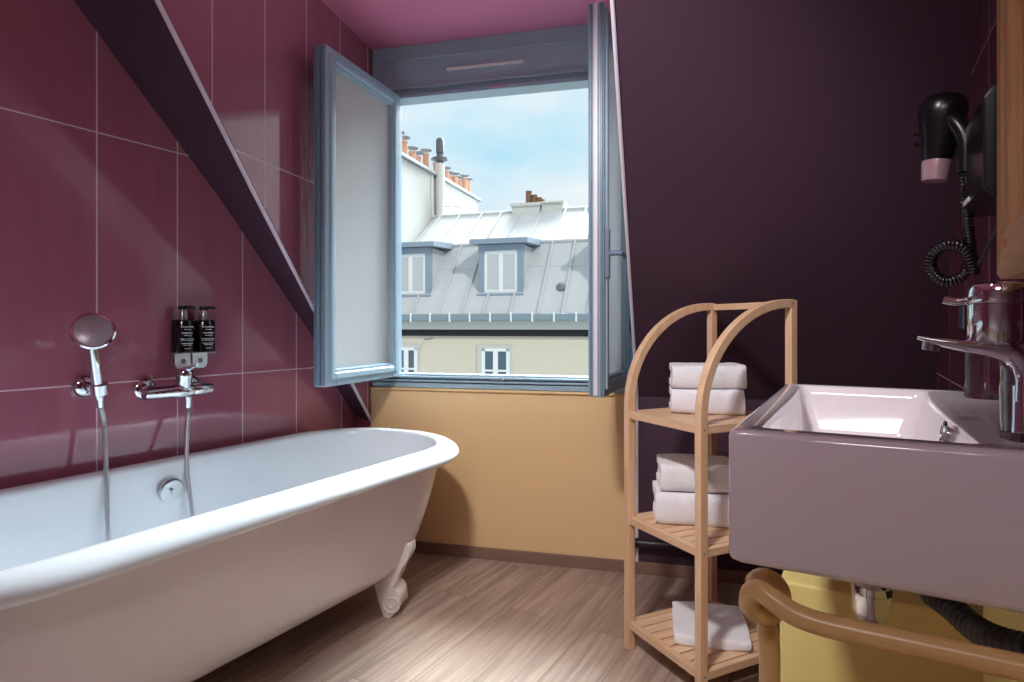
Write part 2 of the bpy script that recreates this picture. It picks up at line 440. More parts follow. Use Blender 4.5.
# ------------------------------------------------------------------ bathtub
NB, TBc = -1.568, 1.085
def stad(w, l, z, seg=48):     # stadium outline, half width w (x), half length l (y)
    pts = []
    q = seg//2
    w = min(w, l)
    e = 2.25
    for half in (1, -1):
        for i in range(q):
            a = PI*i/(q-1)
            # superellipse ends
            ca, sa = math.cos(a), math.sin(a)
            x = w*math.copysign(abs(ca)**(2/e), ca); y = w*abs(sa)**(2/e)
            pts.append(Vector((x*half, (l-w+y)*half, z)))
    return pts
tub = thing('bathtub', 'white roll-top bathtub on scrolled feet along the burgundy tiled wall', 'bathtub', L(NB, TBc, 0), AL)
outer = [(.52, .312, .822), (.49, .306, .812), (.43, .297, .796), (.34, .279, .766), (.26, .259, .731), (.19, .236, .692), (.145, .205, .648), (.115, .160, .59), (.10, .10, .52)]
inner = [(.10+.025, .10, .50), (.14, .16, .585), (.17, .20, .64), (.22, .228, .685), (.30, .248, .725), (.40, .268, .762), (.49, .284, .788), (.522, .290, .80)]
mb = MB(); mb.loft([stad(w, l, z) for z, w, l in reversed(outer)], cap='start')
obj('hull', mb, 'hull_enamel', tub, smooth=60)
rim = []
rc, rr, rh = .334, .042, .026
for i in range(15):
    a = R(200) - R(275)*i/14 if False else R(225)-R(300)*i/14
    rim.append((.557+math.sin(a)*rh, rc-math.cos(a)*rr if False else rc+math.cos(a)*rr, 0))
# rim runs from inner edge, over the top, to the outer underside
mb = MB()
rings = [stad(w, l, z) for z, w, l in inner]
for i in range(13):
    a = PI - PI*1.3*i/12
    w = rc+math.cos(a)*rr; z = .540+math.sin(a)*rh-.010*math.cos(a)
    rings.append(stad(w, w+.512, z))
rings.append(stad(.312, .824, .516))
mb.loft(rings, cap='start')
obj('basin_and_rim', mb, 'white_enamel', tub, smooth=60)
# feet: scrolled ogee, profile in local x (outwards) / z
pc = [(300, 545), (322, 533), (345, 512), (365, 480), (373, 445), (366, 412), (350, 390), (326, 374), (338, 352), (355, 325), (368, 295), (382, 262), (402, 236), (420, 210), (430, 182), (430, 152), (420, 127), (402, 112), (384, 122), (366, 158), (345, 205), (330, 240), (305, 280), (275, 318), (240, 345), (205, 362), (214, 395), (225, 430), (238, 470), (252, 512), (265, 543)]
prof = [((x-300)/1647*.9, (545-y)/1647*.98) for x, y in pc]
def foot(n, t, ang):
    mb = MB()
    for off, sc in ((0, 1),):
        rows = []
        ws = (-.042, -.038, 0, .038, .042); ss = (.93, 1, 1, 1, .93)
        cxm, czm = .03, .13
        for y, s_ in zip(ws, ss):
            rows.append([Vector((cxm+(x-cxm)*s_, y, max(0, czm+(z-czm)*s_ if z > .01 else z))) for x, z in prof])
        mb.loft(rows)
    # spiral relief on both cheeks of the lower scroll
    for sgn in (-1, 1):
        path = []
        for i in range(40):
            a = i/39*PI*3.2; r = .034*(1-i/39*.75)
            path.append((.012+math.cos(a+2.4)*r, sgn*.042, .048+math.sin(a+2.4)*r))
        mb.tube(path, .0045, 6)
    f = obj('foot', mb, 'foot_paint', tub, smooth=45)
    v = L(n, t)-L(NB, TBc); v = Matrix.Rotation(-AL, 3, 'Z') @ v
    f.location = (v.x, v.y, 0); f.rotation_euler = (0, 0, ang)
foot(-1.385, 1.615, R(22)); foot(-1.77, 1.615, R(158)); foot(-1.385, .585, R(-22)); foot(-1.77, .585, R(-158))
mb = MB(); mb.lathe([(0, 0), (.036, 0), (.038, .003), (.038, .012), (.034, .017), (0, .018)], (-.283, .030, .478), (1, 0, -.25), 40)
mb.box(-.01, .01, -.004, .004, 0, .006, Matrix.Translation((-.264, .030, .474)) @ Matrix.Rotation(R(104), 4, 'Y') @ Matrix.Rotation(R(30), 4, 'Z'))
o = obj('overflow_knob', mb, 'brushed', tub, bevel=0); o['label'] = 'round brushed metal overflow knob'
mb = MB(); mb.lathe([(0, 0), (.032, 0), (.034, .004), (.02, .006), (0, .006)], (0, .04, .126), (0, 0, 1), 32)
o = obj('drain', mb, 'chrome', tub); o['label'] = 'chrome drain cover'

# ------------------------------------------------------------------ shower fittings on the left wall
mx = thing('bath_mixer', 'chrome wall-mounted bath mixer tap below the two soap bottles', 'tap', L(NL, 1.17, .772), AL)
for t in (-.063, .087):
    mb = MB(); mb.lathe([(0, 0), (.034, 0), (.034, .004), (.026, .012), (.014, .014), (.014, .07)], (.0, t, .01), (1, 0, 0), 32)
    obj('escutcheon', mb, 'chrome', mx)
mb = MB(); mb.lathe([(0, -.105), (.016, -.105), (.0205, -.100), (.0205, -.02), (.023, -.015), (.0255, -.005), (.0255, .04), (.021, .048), (0, .048)], (.068, .0, .002), (0, 1, 0), 28)
mb.lathe([(0, -.022), (.013, -.022), (.014, .0)], (.068, .036, .0), (0, 0, 1), 20)
obj('body', mb, 'chrome', mx)
mb = MB(); mb.lathe([(0, .05), (.019, .05), (.021, .054), (.021, .110), (.018, .116), (0, .117)], (.068, 0, .002), (0, 1, 0), 28)
obj('diverter_handle', mb, 'chrome', mx)
mb = MB(); mb.lathe([(.024, .0), (.024, .03), (.026, .034), (.026, .048), (.018, .06), (0, .063)], (.068, .02, .015), (.15, 0, 1), 28)
mb.tube([(.075, .02, .068), (.10, .024, .078), (.13, .028, .086)], lambda i: (.012, .009, .006)[i], 12)
obj('lever', mb, 'chrome', mx)
mb = MB(); mb.lathe([(0, -.055), (.009, -.055), (.011, -.05), (.011, -.028), (.013, -.025), (.013, -.015)], (.068, .036, 0), (0, 0, 1), 20)
obj('hose_outlet', mb, 'chrome', mx)

br = thing('shower_bracket', 'round chrome wall bracket holding the hand shower', 'bracket', L(NL, .929, .807), AL)
mb = MB(); mb.lathe([(0, 0), (.034, 0), (.036, .004), (.035, .014), (.027, .024), (.015, .028), (.014, .04), (0, .041)], (0, 0, 0), (1, 0, 0), 32)
obj('wall_plate', mb, 'chrome', br)
mb = MB(); mb.lathe([(.0165, -.018), (.0225, -.018), (.0235, .012), (.0175, .016)], (.066, .010, -.003), (.19, -.16, .97), 24)
mb.tube([(.03, 0, 0), (.048, .005, 0)], .012, 12)
obj('cradle', mb, 'chrome', br)

hs = thing('hand_shower', 'chrome hand shower with ribbed metal hose dropping into the bathtub', 'shower', L(NL, .929, .807), AL)
p0, p1 = Vector((.062, .012, -.03)), Vector((.095, -.022, .125))
ax = (p1-p0).normalized()
mb = MB(); mb.lathe([(0, -.006), (.011, -.006), (.0125, 0), (.0125, .03), (.0145, .06), (.0145, .12), (.013, .165), (.012, .19), (0, .195)], p0, ax, 20)
obj('handle', mb, 'chrome', hs)
hc = p1+Vector((.012, -.004, .035)); hn = Vector((.92, -.42, .42)).normalized()   # face looks into the room
mb = MB(); mb.lathe([(0, -.024), (.02, -.022), (.044, -.010), (.054, .0), (.055, .006), (.051, .010), (.046, .009), (0, .007)], hc, hn, 40)
obj('shower_head', mb, 'chrome', hs)
mb = MB(); mb.lathe([(0, .006), (.045, .0085), (.0455, .0095), (.044, .0105), (0, .0088)], hc, hn, 40)
u = hn.orthogonal().normalized(); w_ = hn.cross(u)
for ring_, cnt in ((.012, 6), (.024, 12), (.036, 18)):
    for i in range(cnt):
        a = 2*PI*i/cnt; c_ = hc+hn*.0085+(u*math.cos(a)+w_*math.sin(a))*ring_
        mb.lathe([(0, 0), (.0022, 0), (.0016, .0025), (0, .0026)], c_, hn, 6)
o = obj('nozzle_plate', mb, plain('spray_face', srgb(184, 178, 186), .3, metal=.35, vary=.12, nscale=60), hs); o['label'] = 'grey dotted spray face'
rel = lambda n, t, z: Vector((n-NL, t-.929, z-.807))
pts = [p0-ax*.006, p0-ax*.03, rel(-1.885, .945, .70), rel(-1.86, .938, .56), rel(-1.81, .918, .40), rel(-1.76, .905, .24), rel(-1.70, .93, .165), rel(-1.66, 1.03, .150), rel(-1.69, 1.13, .165), rel(-1.76, 1.165, .25), rel(-1.805, 1.162, .39), rel(-1.86, 1.178, .55), rel(-1.895, 1.204, .68), rel(-1.898, 1.206, .718)]
hp = smoothpath(pts, 40)
mb = MB(); mb.tube(hp, lambda i: .0076 if i % 2 else .0062, 10)
obj('hose', mb, 'hose', hs, smooth=60)
mb = MB(); mb.lathe([(.0, -.03), (.010, -.03), (.011, -.012), (.013, -.006), (.013, .004), (0, .005)], p0, ax, 16)
obj('hose_cone', mb, 'chrome', hs)

# soap bottles and holder
hd = thing('bottle_holder', 'metal bracket plate fixed to the tiles under the soap bottles', 'bracket', L(NL, 1.243, .86), AL)
mb = MB(); mb.box(0, .004, -.050, .050, .0, .10); mb.box(0, .070, -.062, .066, .033, .0365); mb.box(.036, .040, -.05, .03, -.005, .034)
obj('back_plate', mb, 'brushed', hd, smooth=0, bevel=.0015)
for s in (-1, 1):
    mb = MB(); pl = []
    for a in range(0, 361, 15): pass
    for y, z in ((-.026, .033), (-.026, -.002), (-.022, -.011), (-.014, -.017), (.014, -.017), (.022, -.011), (.026, -.002), (.026, .033)):
        pl.append((.046, y-.012+s*.030, z))
    mb.prism(pl, (.004, 0, 0))
    c = obj('clip_tab', mb, 'joinery', hd, smooth=0, bevel=.001)
    mb = MB(); mb.lathe([(0, 0), (.008, 0), (.008, .002), (0, .0025)], (.050, -.012+s*.030, .008), (1, 0, 0), 16)
    mb.box(.0522, .0535, -.012+s*.030-.001, -.012+s*.030+.001, .002, .014)
    obj('screw', mb, 'cowl', c)
def soap(label, t):
    b = thing('soap_bottle', label, 'bottle', L(NL+.040, t, .897), AL, 'soap bottles on the tiled wall')
    mb = MB(); mb.lathe([(0, 0), (.032, 0), (.0345, .002), (.0345, .100), (.032, .106), (.014, .110), (0, .110)], seg=32)
    obj('bottle_body', mb, 'black_gloss', b)
    mb = MB(); mb.lathe([(0, .110), (.0145, .110), (.0145, .138), (.013, .140), (0, .140)], seg=24)
    o = obj('pump_collar', mb, 'brushed', b); o['label'] = 'silver pump collar'
    mb = MB(); mb.lathe([(0, .140), (.015, .140), (.015, .148), (.013, .152), (0, .153)], seg=24)
    mb.tube([(0, 0, .148), (.01, .016, .149), (.018, .03, .147)], .005, 10)
    obj('pump_head', mb, 'black', b)
    mb = MB()     # rows of white print on the curved front
    rnd = random.Random(3)
    for z, w0, h in ((.082, .62, .0030), (.074, .30, .002), (.062, .50, .0032), (.0545, .34, .002), (.043, .66, .0022), (.038, .60, .0018), (.028, .52, .0022), (.023, .40, .0018), (.012, .25, .0018)):
        a = -w0
        while a < w0:
            da = rnd.uniform(.05, .16)
            r_ = .0348
            c0 = -.15
            q = [(r_*math.cos(x+c0), r_*math.sin(x+c0), zz) for x, zz in ((a, z), (a+da, z), (a+da, z+h), (a, z+h))]
            q2 = [(x*1.008, y*1.008, zz) for x, y, zz in q]
            mb.hull8(q, q2); a += da+.035
    o = obj('print', mb, 'label', b, smooth=0); o['label'] = 'white printed lines'
    return b
soap('black pump soap bottle nearer the hand shower', 1.2067)
soap('black pump soap bottle nearer the window', 1.2806)

# ------------------------------------------------------------------ bamboo rack
RO, RA = Vector((.414, 1.7117, 0)), R(25.5)
rack = thing('shelf_rack', 'three-tier bamboo shelf rack with arched sides', 'rack', RO, RA)
RW, RD, RH = .33, .355, 1.058
for s in (1, -1):
    y = s*(RW/2-.011)
    # front upright bending over into the top
    pth = [(0.012, 0), (.012, .35), (.012, .745)]
    for i in range(1, 19):
        a = PI/2*i/18; pth.append((.012+.318*(1-math.cos(a)), .745+(RH-.012-.745)*math.sin(a)))
    pth.append((RD-.012, RH-.012))
    rings = []
    for i, (x, z) in enumerate(pth):
        xa, za = pth[max(i-1, 0)]; xb, zb = pth[min(i+1, len(pth)-1)]
        t = Vector((xb-xa, 0, zb-za)).normalized(); n = Vector((-t.z, 0, t.x)); c = Vector((x, y, z)); h = .0125; b = Vector((0, .0115, 0))
        rings.append([c+n*h+b, c+n*h-b, c-n*h-b, c-n*h+b])
    mb = MB(); mb.loft(rings)
    obj('arched_post', mb, 'bamboo', rack, smooth=30, bevel=.002)
    mb = MB(); mb.box(RD-.024, RD, y-.0115, y+.0115, 0, RH-.002)
    obj('rear_post', mb, 'bamboo', rack, smooth=0, bevel=.002)
mb = MB(); mb.box(RD-.020, RD-.004, -RW/2+.022, RW/2-.022, RH-.024, RH-.004)
obj('top_rail', mb, 'bamboo_y', rack, smooth=0, bevel=.002)
for z in (.086, .404, .724):
    mb = MB()
    n = 7; inner_w = RW-.05; sw = .034
    for i in range(n):
        yc = -inner_w/2+sw/2+(inner_w-sw)*i/(n-1)
        mb.box(.022, RD-.022, yc-sw/2, yc+sw/2, z-.011, z)
    sh = obj('shelf', mb, 'bamboo_x', rack, smooth=0, bevel=.0015)
    mb = MB(); mb.box(.004, .022, -RW/2+.022, RW/2-.022, z-.022, z)
    obj('front_rail', mb, 'bamboo_y', sh, smooth=0, bevel=.0015)
    mb = MB(); mb.box(RD-.022, RD-.004, -RW/2+.022, RW/2-.022, z-.022, z)
    obj('back_rail', mb, 'bamboo_y', sh, smooth=0, bevel=.0015)
    for s in (1, -1):
        mb = MB(); ya, yb = sorted((s*(RW/2-.002), s*(RW/2-.020))); mb.box(.024, RD-.024, ya, yb, z-.022, z)
        obj('side_rail', mb, 'bamboo_x', sh, smooth=0, bevel=.0015)
for z in (.076, .394, .714):
    mb = MB(); mb.lathe([(0, 0), (.0035, 0), (.003, .0012), (0, .0014)], (.012, -RW/2-.0005+.001, z), (0, -1, 0), 10)
    obj('screw_head', mb, 'cowl', rack)

# ------------------------------------------------------------------ towels
def towel(label, x, y, z, rot, w, d, h, seed, layers=2):
    o = thing('folded_towel', label, 'towel', (x, y, z), rot, 'white towels on the bamboo rack') if False else None
    th = h*.27
    mb = MB(); NX = 26
    def disp(p, amt=.0035):
        v = mnoise.noise_vector(Vector((p.x*14+seed*7, p.y*14, p.z*16)))
        v2 = mnoise.noise_vector(Vector((p.x*60+seed*3, p.y*60, p.z*60)))
        q = p+v*amt+v2*amt*.3
        q.z = max(q.z, .0005) if p.z < th else q.z
        return q
    def uprof():
        out = []
        r = h/2; fy = -d/2
        for i in range(9): out.append((d/2-(d-.6*r)*i/9, h))
        for i in range(13):
            a = PI/2+PI*i/12; e = 2.6
            ca, sa = math.cos(a), math.sin(a)
            out.append((fy+.6*r+.6*r*math.copysign(abs(ca)**(2/e), ca), r+r*math.copysign(abs(sa)**(2/e), sa)))
        for i in range(1, 10): out.append((fy+.6*r+(d-.6*r)*i/9, 0))
        ri = r-th
        for i in range(9): out.append((d/2-(d-.6*r)*i/9, th))
        for i in range(7):
            a = 3*PI/2-PI*i/6
            out.append((fy+.6*r+.35*ri*math.cos(a), r+ri*math.sin(a)))
        for i in range(1, 10): out.append((fy+.6*r+(d-.6*r)*i/9, h-th))
        return out
    up_ = uprof(); rings = []
    for i in range(NX+1):
        xx = -w/2+w*i/NX
        e = min(i, NX-i); s = 1 if e > 1 else (.985 if e == 1 else .955)
        ring = []
        for yy, zz in up_:
            ring.append(disp(Vector((xx, yy*s, h/2+(zz-h/2)*s if zz > 0 else zz+(1-s)*h*.3))))
        rings.append(ring)
    mb.loft(rings)
    inner_h = h-2*th; lh = inner_h/layers
    for k in range(layers):
        rings = []
        for i in range(NX+1):
            xx = -w/2+.003+(w-.006)*i/NX; ring = []
            y0_, y1_, z0_, z1_ = -d/2+.3*h, d/2-.004*(k+1), th+lh*k+.0006, th+lh*(k+1)-.0006
            for j in range(28):
                a = 2*PI*j/28; e = 6
                ca, sa = math.cos(a), math.sin(a)
                ring.append(disp(Vector((xx, (y0_+y1_)/2+(y1_-y0_)/2*math.copysign(abs(ca)**(2/e), ca), (z0_+z1_)/2+(z1_-z0_)/2*math.copysign(abs(sa)**(2/e), sa))), .002))
            rings.append(ring)
        mb.loft(rings)
    o = obj('folded_towel', mb, 'terry', None, smooth=60)
    o.location = (x, y, z); o.rotation_euler = (0, 0, rot)
    tag(o, label, 'towel', 'white towels on the bamboo rack')
    return o
ta = R(-12)
towel('white folded towel at the bottom of the pair on the top shelf', .584, 1.838, .7245, ta, .205, .155, .072, 1)
towel('white folded towel on top of the pair on the top shelf', .588, 1.84, .7985, ta+R(1), .208, .15, .070, 2)
towel('white folded towel at the bottom of the pair on the middle shelf', .548, 1.825, .4045, ta+R(2), .235, .17, .092, 3)
towel('white folded towel on top of the pair on the middle shelf', .552, 1.83, .499, ta+R(3), .215, .165, .080, 4)
towel('thin white folded towel lying alone on the bottom shelf', .581, 1.793, .0865, R(-13), .205, .225, .030, 5, 1)

# ------------------------------------------------------------------ washbasin
nf, tn, tf, zb, zt = -.142, .805, 1.54, .682, .85
bas = thing('washbasin', 'white rectangular ceramic washbasin on a yellow tube stand', 'washbasin', L(0, 0, 0), AL)
def rrect(x0, x1, y0, y1, r, z, n=6):
    pts = []
    for cx, cy, a0 in ((x1-r, y1-r, 0), (x0+r, y1-r, 90), (x0+r, y0+r, 180), (x1-r, y0+r, 270)):
        for i in range(n+1):
            a = R(a0+90*i/n); pts.append(Vector((cx+r*math.cos(a), cy+r*math.sin(a), z)))
    return pts
x0, x1, y0, y1 = nf, NR-.001, tn, tf
bx0, bx1, by0, by1 = -.109, .125, .846, 1.495
rings = [rrect(x0+.03, x1-.002, y0+.03, y1-.03, .02, zb+.02), rrect(x0+.03, x1-.002, y0+.03, y1-.03, .02, zb+.001), rrect(x0+.008, x1, y0+.008, y1-.008, .012, zb)]
rings += [rrect(x0+.002, x1, y0+.002, y1-.002, .012, zb+.004), rrect(x0, x1, y0, y1, .012, zb+.010), rrect(x0, x1, y0, y1, .012, zt-.008),
          rrect(x0+.0025, x1, y0+.0025, y1-.0025, .012, zt-.002), rrect(x0+.008, x1, y0+.008, y1-.008, .012, zt)]
rings += [rrect(bx0-.004, bx1+.004, by0-.004, by1+.004, .022, zt), rrect(bx0, bx1, by0, by1, .02, zt-.004), rrect(bx0+.004, bx1-.006, by0+.004, by1-.004, .022, zt-.02),
          rrect(bx0+.012, bx1-.022, by0+.014, by1-.014, .03, zt-.09), rrect(bx0+.022, bx1-.034, by0+.024, by1-.024, .035, zt-.108), rrect(bx0+.045, bx1-.055, by0+.05, by1-.05, .04, zt-.116), rrect(bx0+.10, bx1-.11, by0+.25, by1-.25, .01, zt-.12)]
mb = MB(); mb.loft(rings)
obj('bowl', mb, 'ceramic', bas, smooth=50)
mb = MB(); mb.lathe([(.010, 0), (.018, 0), (.019, .003), (.015, .005), (.011, .003), (.0105, -.004)], (bx1-.010, 1.10, .822), (-1, 0, .12), 28)
o = obj('overflow_ring', mb, 'chrome', bas); o['label'] = 'chrome overflow ring'
mb = MB(); mb.lathe([(0, .0), (.011, 0), (.011, .001), (0, .001)], (bx1-.0095, 1.10, .822), (-1, 0, .12), 20)
obj('overflow_hole', mb, 'hole_and_shade', bas)
mb = MB(); mb.lathe([(0, 0), (.031, 0), (.032, .003), (.02, .007), (0, .008)], (.01, 1.17, zt-.120), (0, 0, 1), 28)
o = obj('waste_plug', mb, 'chrome', bas); o['label'] = 'chrome waste plug'

# stand of ochre tube
st = thing('tube_stand', 'ochre yellow bent-tube stand carrying the washbasin', 'stand', L(0, 0, 0), AL)
rt = .0138
cN, cZ, lr = -.104, .620, .017
pts = [(-.104, .905, z) for z in (0, .2, .4, .53)] + [(-.109, .905, .575)]
for i in range(0, 17):                       # the tube curls once round on itself and runs on as the rail
    a = PI-2*PI*i/16
    pts.append((cN+lr*math.cos(a), .905-.060*i/16, cZ+lr*math.sin(a)))
pts += [(-.117, .838, .636), (-.106, .831, .643), (-.090, .826, .637), (-.068, .823, .627), (-.040, .822, .622), (0, .822, .621), (.06, .822, .621), (.15, .822, .621), (.237, .822, .621)]
mb = MB(); mb.tube(smoothpath(pts, 8), rt, 22)
obj('leg_and_rail', mb, 'ochre_tube', st, smooth=60)
mb = MB(); mb.lathe([(0, 0), (.028, 0), (.028, .004), (.016, .006)], (.2375, .822, .6215), (-1, 0, 0), 20)
obj('wall_flange', mb, 'ochre_tube', st)
mb = MB(); mb.lathe([(0, 0), (.026, 0), (.026, .004), (.016, .007)], (-.104, .905, 0), (0, 0, 1), 20)
obj('floor_flange', mb, 'ochre_tube', st)
mb = MB(); mb.tube([(cN, .93, .645), (cN, .93, .676)], .010, 12); mb.lathe([(0, 0), (.02, 0), (.02, .005), (0, .005)], (cN, .93, .6765), (0, 0, 1), 16)
obj('support_pad', mb, 'ochre_tube', st)

tr = thing('bottle_trap', 'chrome bottle trap under the washbasin', 'trap', L(.022, 1.15, 0), AL)
mb = MB(); mb.lathe([(0, .498), (.012, .499), (.022, .506), (.027, .518), (.028, .548), (.030, .550), (.030, .562), (.020, .566), (.018, .60), (0, .60)], seg=28)
obj('trap_cup', mb, 'chrome', tr)
mb = MB(); mb.lathe([(.016, .59), (.016, .62), (.024, .622), (.024, .645), (.016, .648), (.016, .681)], seg=24)
obj('tail_pipe', mb, 'chrome', tr)
mb = MB(); mb.tube(smoothpath([(.02, 0, .575), (.06, .004, .575), (.215, .01, .575)]), .015, 16)
obj('outlet_pipe', mb, 'chrome', tr)
wp = thing('waste_pipe', 'black flexible waste hose beneath the washbasin', 'pipe', L(.1, 1.1, .6), AL)
rl = lambda p: Matrix.Rotation(-AL, 3, 'Z') @ (p-L(.1, 1.1, .6))
def pix(u, v, Y): return Vector(((u-512)/608*Y, Y, .98-(v-327)/608*Y))
hp = smoothpath([rl(pix(930, 592, 1.02)), rl(pix(952, 608, .98)), rl(pix(975, 628, .93)), rl(pix(1000, 641, .87)), rl(pix(1035, 650, .82)), rl(pix(1090, 656, .77))], 16)
mb = MB(); mb.tube(hp, lambda i: .021 if (i//2) % 2 else .0195, 18)
obj('hose', mb, 'black_rubber', wp)

# tap
tp = thing('basin_tap', 'chrome single-lever basin tap with a flat curved spout', 'tap', L(.160, 1.0, .85), AL)
mb = MB(); mb.lathe([(0, 0), (.026, 0), (.026, .004), (.022, .008), (.0205, .03), (.020, .06), (0, .06)], (.030, 0, 0), seg=36)
obj('body', mb, 'chrome', tp)
# spout: thick flattened arm rising from the body, bending over and thinning to the lip above the bowl
sp = smoothpath([(.031, 0, .045), (.029, 0, .072), (.018, 0, .093), (-.004, 0, .102), (-.036, 0, .106), (-.066, 0, .111), (-.088, 0, .1165)], 10)
rings = []
for i, p in enumerate(sp):
    f = i/(len(sp)-1); t = (sp[min(i+1, len(sp)-1)]-sp[max(i-1, 0)]).normalized(); nrm = Vector((t.z, 0, -t.x))
    hw, hh = .0225-.003*f, (.019-.0075*min(1, f/.5)) if f < .5 else .0115-.0085*(f-.5)/.5
    ring = []
    for k in range(24):
        a = 2*PI*k/24; e = 3.0; ca, sa = math.cos(a), math.sin(a)
        ring.append(p+Vector((0, 1, 0))*hw*math.copysign(abs(ca)**(2/e), ca)+nrm*hh*math.copysign(abs(sa)**(2/e), sa))
    rings.append(ring)
mb = MB(); mb.loft(rings)
obj('spout', mb, 'chrome', tp, smooth=50)
mb = MB(); mb.lathe([(0, 0), (.010, 0), (.0105, .002), (.0105, .010), (0, .010)], (-.072, 0, .098), (.15, 0, 1), 20)
obj('aerator', mb, 'brushed', tp)
mb = MB(); mb.lathe([(0, .106), (.030, .108), (.0325, .112), (.0325, .160), (0, .160)], seg=44)
obj('cartridge_housing', mb, 'chrome', tp)
mb = MB(); mb.lathe([(.0315, .1605), (.033, .163), (.0325, .178), (.029, .185), (.020, .188), (0, .189)], seg=44)
mb.tube(smoothpath([(-.022, 0, .167), (-.042, 0, .164), (-.054, 0, .166), (-.058, 0, .167)], 6), lambda i: .0055, 12)
obj('lever', mb, 'chrome', tp)

def tumbler(label, n, t):
    g = MB(); g.lathe([(0, 0), (.030, 0), (.0315, .003), (.0325, .084), (.0305, .084), (.0292, .010), (0, .008)], seg=40)
    o = obj('tumbler', g, 'glass', None, smooth=50, loc=L(n, t, .8503))
    tag(o, label, 'glass', 'glass tumblers on the washbasin')
tumbler('clear glass tumbler on the basin deck behind the tap', .205, 1.39)
tumbler('clear glass tumbler in front of the tap, cut by the frame', .178, .90)

# ------------------------------------------------------------------ mirror
mi = thing('wall_mirror', 'wall mirror in a wide moulded oak frame above the washbasin', 'mirror', L(NR, 0, 0), AL)
tm0, tm1, zm0, zm1 = .45, 1.212, 1.055, 1.80
fw = .125
prof_m = [(0, 0), (0, -.040), (.008, -.046), (.040, -.046), (.046, -.040), (.052, -.040), (.060, -.046), (.074, -.044), (.090, -.030), (.098, -.030), (.104, -.022), (.120, -.018), (.125, -.012), (.125, 0)]
# profile: (distance inwards from outer edge, n offset)
def side(a, b, ina, inb):   # mitred moulding from corner a to b (t,z), inward diagonals
    m_ = MB()
    r0 = [Vector((n, a[0]+ina[0]*d, a[1]+ina[1]*d)) for d, n in prof_m]
    r1 = [Vector((n, b[0]+inb[0]*d, b[1]+inb[1]*d)) for d, n in prof_m]
    m_.loft([r0, r1]); return m_
obj('frame_upright', side((tm1, zm0), (tm1, zm1), (-1, 1), (-1, -1)), 'oak_z', mi, smooth=30)
obj('frame_upright', side((tm0, zm0), (tm0, zm1), (1, 1), (1, -1)), 'oak_z', mi, smooth=30)
obj('frame_crosspiece', side((tm0, zm0), (tm1, zm0), (1, 1), (-1, 1)), 'oak_y', mi, smooth=30)
obj('frame_crosspiece', side((tm0, zm1), (tm1, zm1), (1, -1), (-1, -1)), 'oak_y', mi, smooth=30)
mb = MB(); mb.box(-.010, -.004, tm0+fw-.008, tm1-fw+.008, zm0+fw-.008, zm1-fw+.008)
obj('mirror_glass', mb, 'silver_glass', mi, smooth=0)

# ------------------------------------------------------------------ hair dryer
hh_ = thing('hair_dryer_holder', 'black wall box holding the hair dryer beside the mirror', 'holder', L(NR, 1.34, 1.19), AL)
mb = MB(); mb.prism([(0, -.115, .0), (-.048, -.115, 0), (-.060, -.115, .015), (-.060, -.115, .16), (-.048, -.115, .178), (0, -.115, .185)], (0, .225, 0))
obj('wall_box', mb, 'black', hh_, smooth=0, bevel=.004)
mb = MB(); mb.tube(smoothpath([(-.04, .085, .135), (-.06, .10, .15), (-.075, .112, .16)]), .016, 14)
obj('cradle_arm', mb, 'black', hh_)
mb = MB(); mb.box(-.0625, -.0585, .02, .095, .017, .025)
o = obj('rating_label', mb, 'label', hh_, smooth=0); o['label'] = 'small white label strip'
dr_ = thing('hair_dryer', 'black hair dryer with a pink metallic nozzle band hanging on its holder', 'hair dryer', L(.135, 1.455, 1.27), AL)
mb = MB(); mb.lathe([(.017, .0), (.021, .002), (.0235, .038), (.026, .042), (.030, .075), (.036, .10), (.041, .125), (.041, .142), (.034, .158), (.018, .166), (0, .167)], (0, 0, 0), (.10, 0, 1), 32)
mb.tube(smoothpath([(.012, -.01, .118), (.03, -.03, .10), (.045, -.04, .06), (.046, -.042, .0)], 8), lambda i: .016, 14)
obj('body', mb, 'black', dr_)
mb = MB(); mb.lathe([(.0195, -.002), (.0225, -.002), (.0255, .030), (.0255, .036), (.024, .037)], (0, 0, .0), (.10, 0, 1), 32)
o = obj('nozzle_band', mb, plain('rose_chrome', srgb(214, 176, 186), .2, metal=.55, vary=.05), dr_); o['label'] = 'pink metallic nozzle band'
mb = MB()
for z in (.075, .095): mb.tube([(-.034, -.006, z), (-.018, -.004, z-.004)], .004, 8)
obj('switch', mb, 'black_gloss', dr_)
# coiled cord
core = smoothpath([(.046, -.042, .0), (.047, -.035, -.04), (.05, -.02, -.10), (.056, 0, -.155), (.046, .012, -.19), (.018, .015, -.20), (-.004, .012, -.175), (-.002, .0, -.145), (.022, -.012, -.13), (.046, -.018, -.14), (.058, -.012, -.165), (.06, .0, -.185)], 60)
hel = []
dist = 0; uvec = Vector((1, 0, 0))
for i in range(len(core)-1):
    a_, b_ = core[i], core[i+1]; t = (b_-a_).normalized()
    uvec = (uvec-t*uvec.dot(t)).normalized(); wv = t.cross(uvec)
    dist += (b_-a_).length; ph_ = dist/.0065*2*PI
    SUB = 1
    hel.append(a_+(uvec*math.cos(ph_)+wv*math.sin(ph_))*.0095)
mb = MB(); mb.tube(hel, .0026, 6)
obj('coiled_cord', mb, 'black_gloss', dr_, smooth=60)
mb = MB(); mb.tube(smoothpath([(.06, .0, -.185), (.07, -.03, -.16), (.085, -.10, -.11), (.095, -.17, -.076)], 10), .0032, 8)
obj('lead', mb, 'black', dr_)

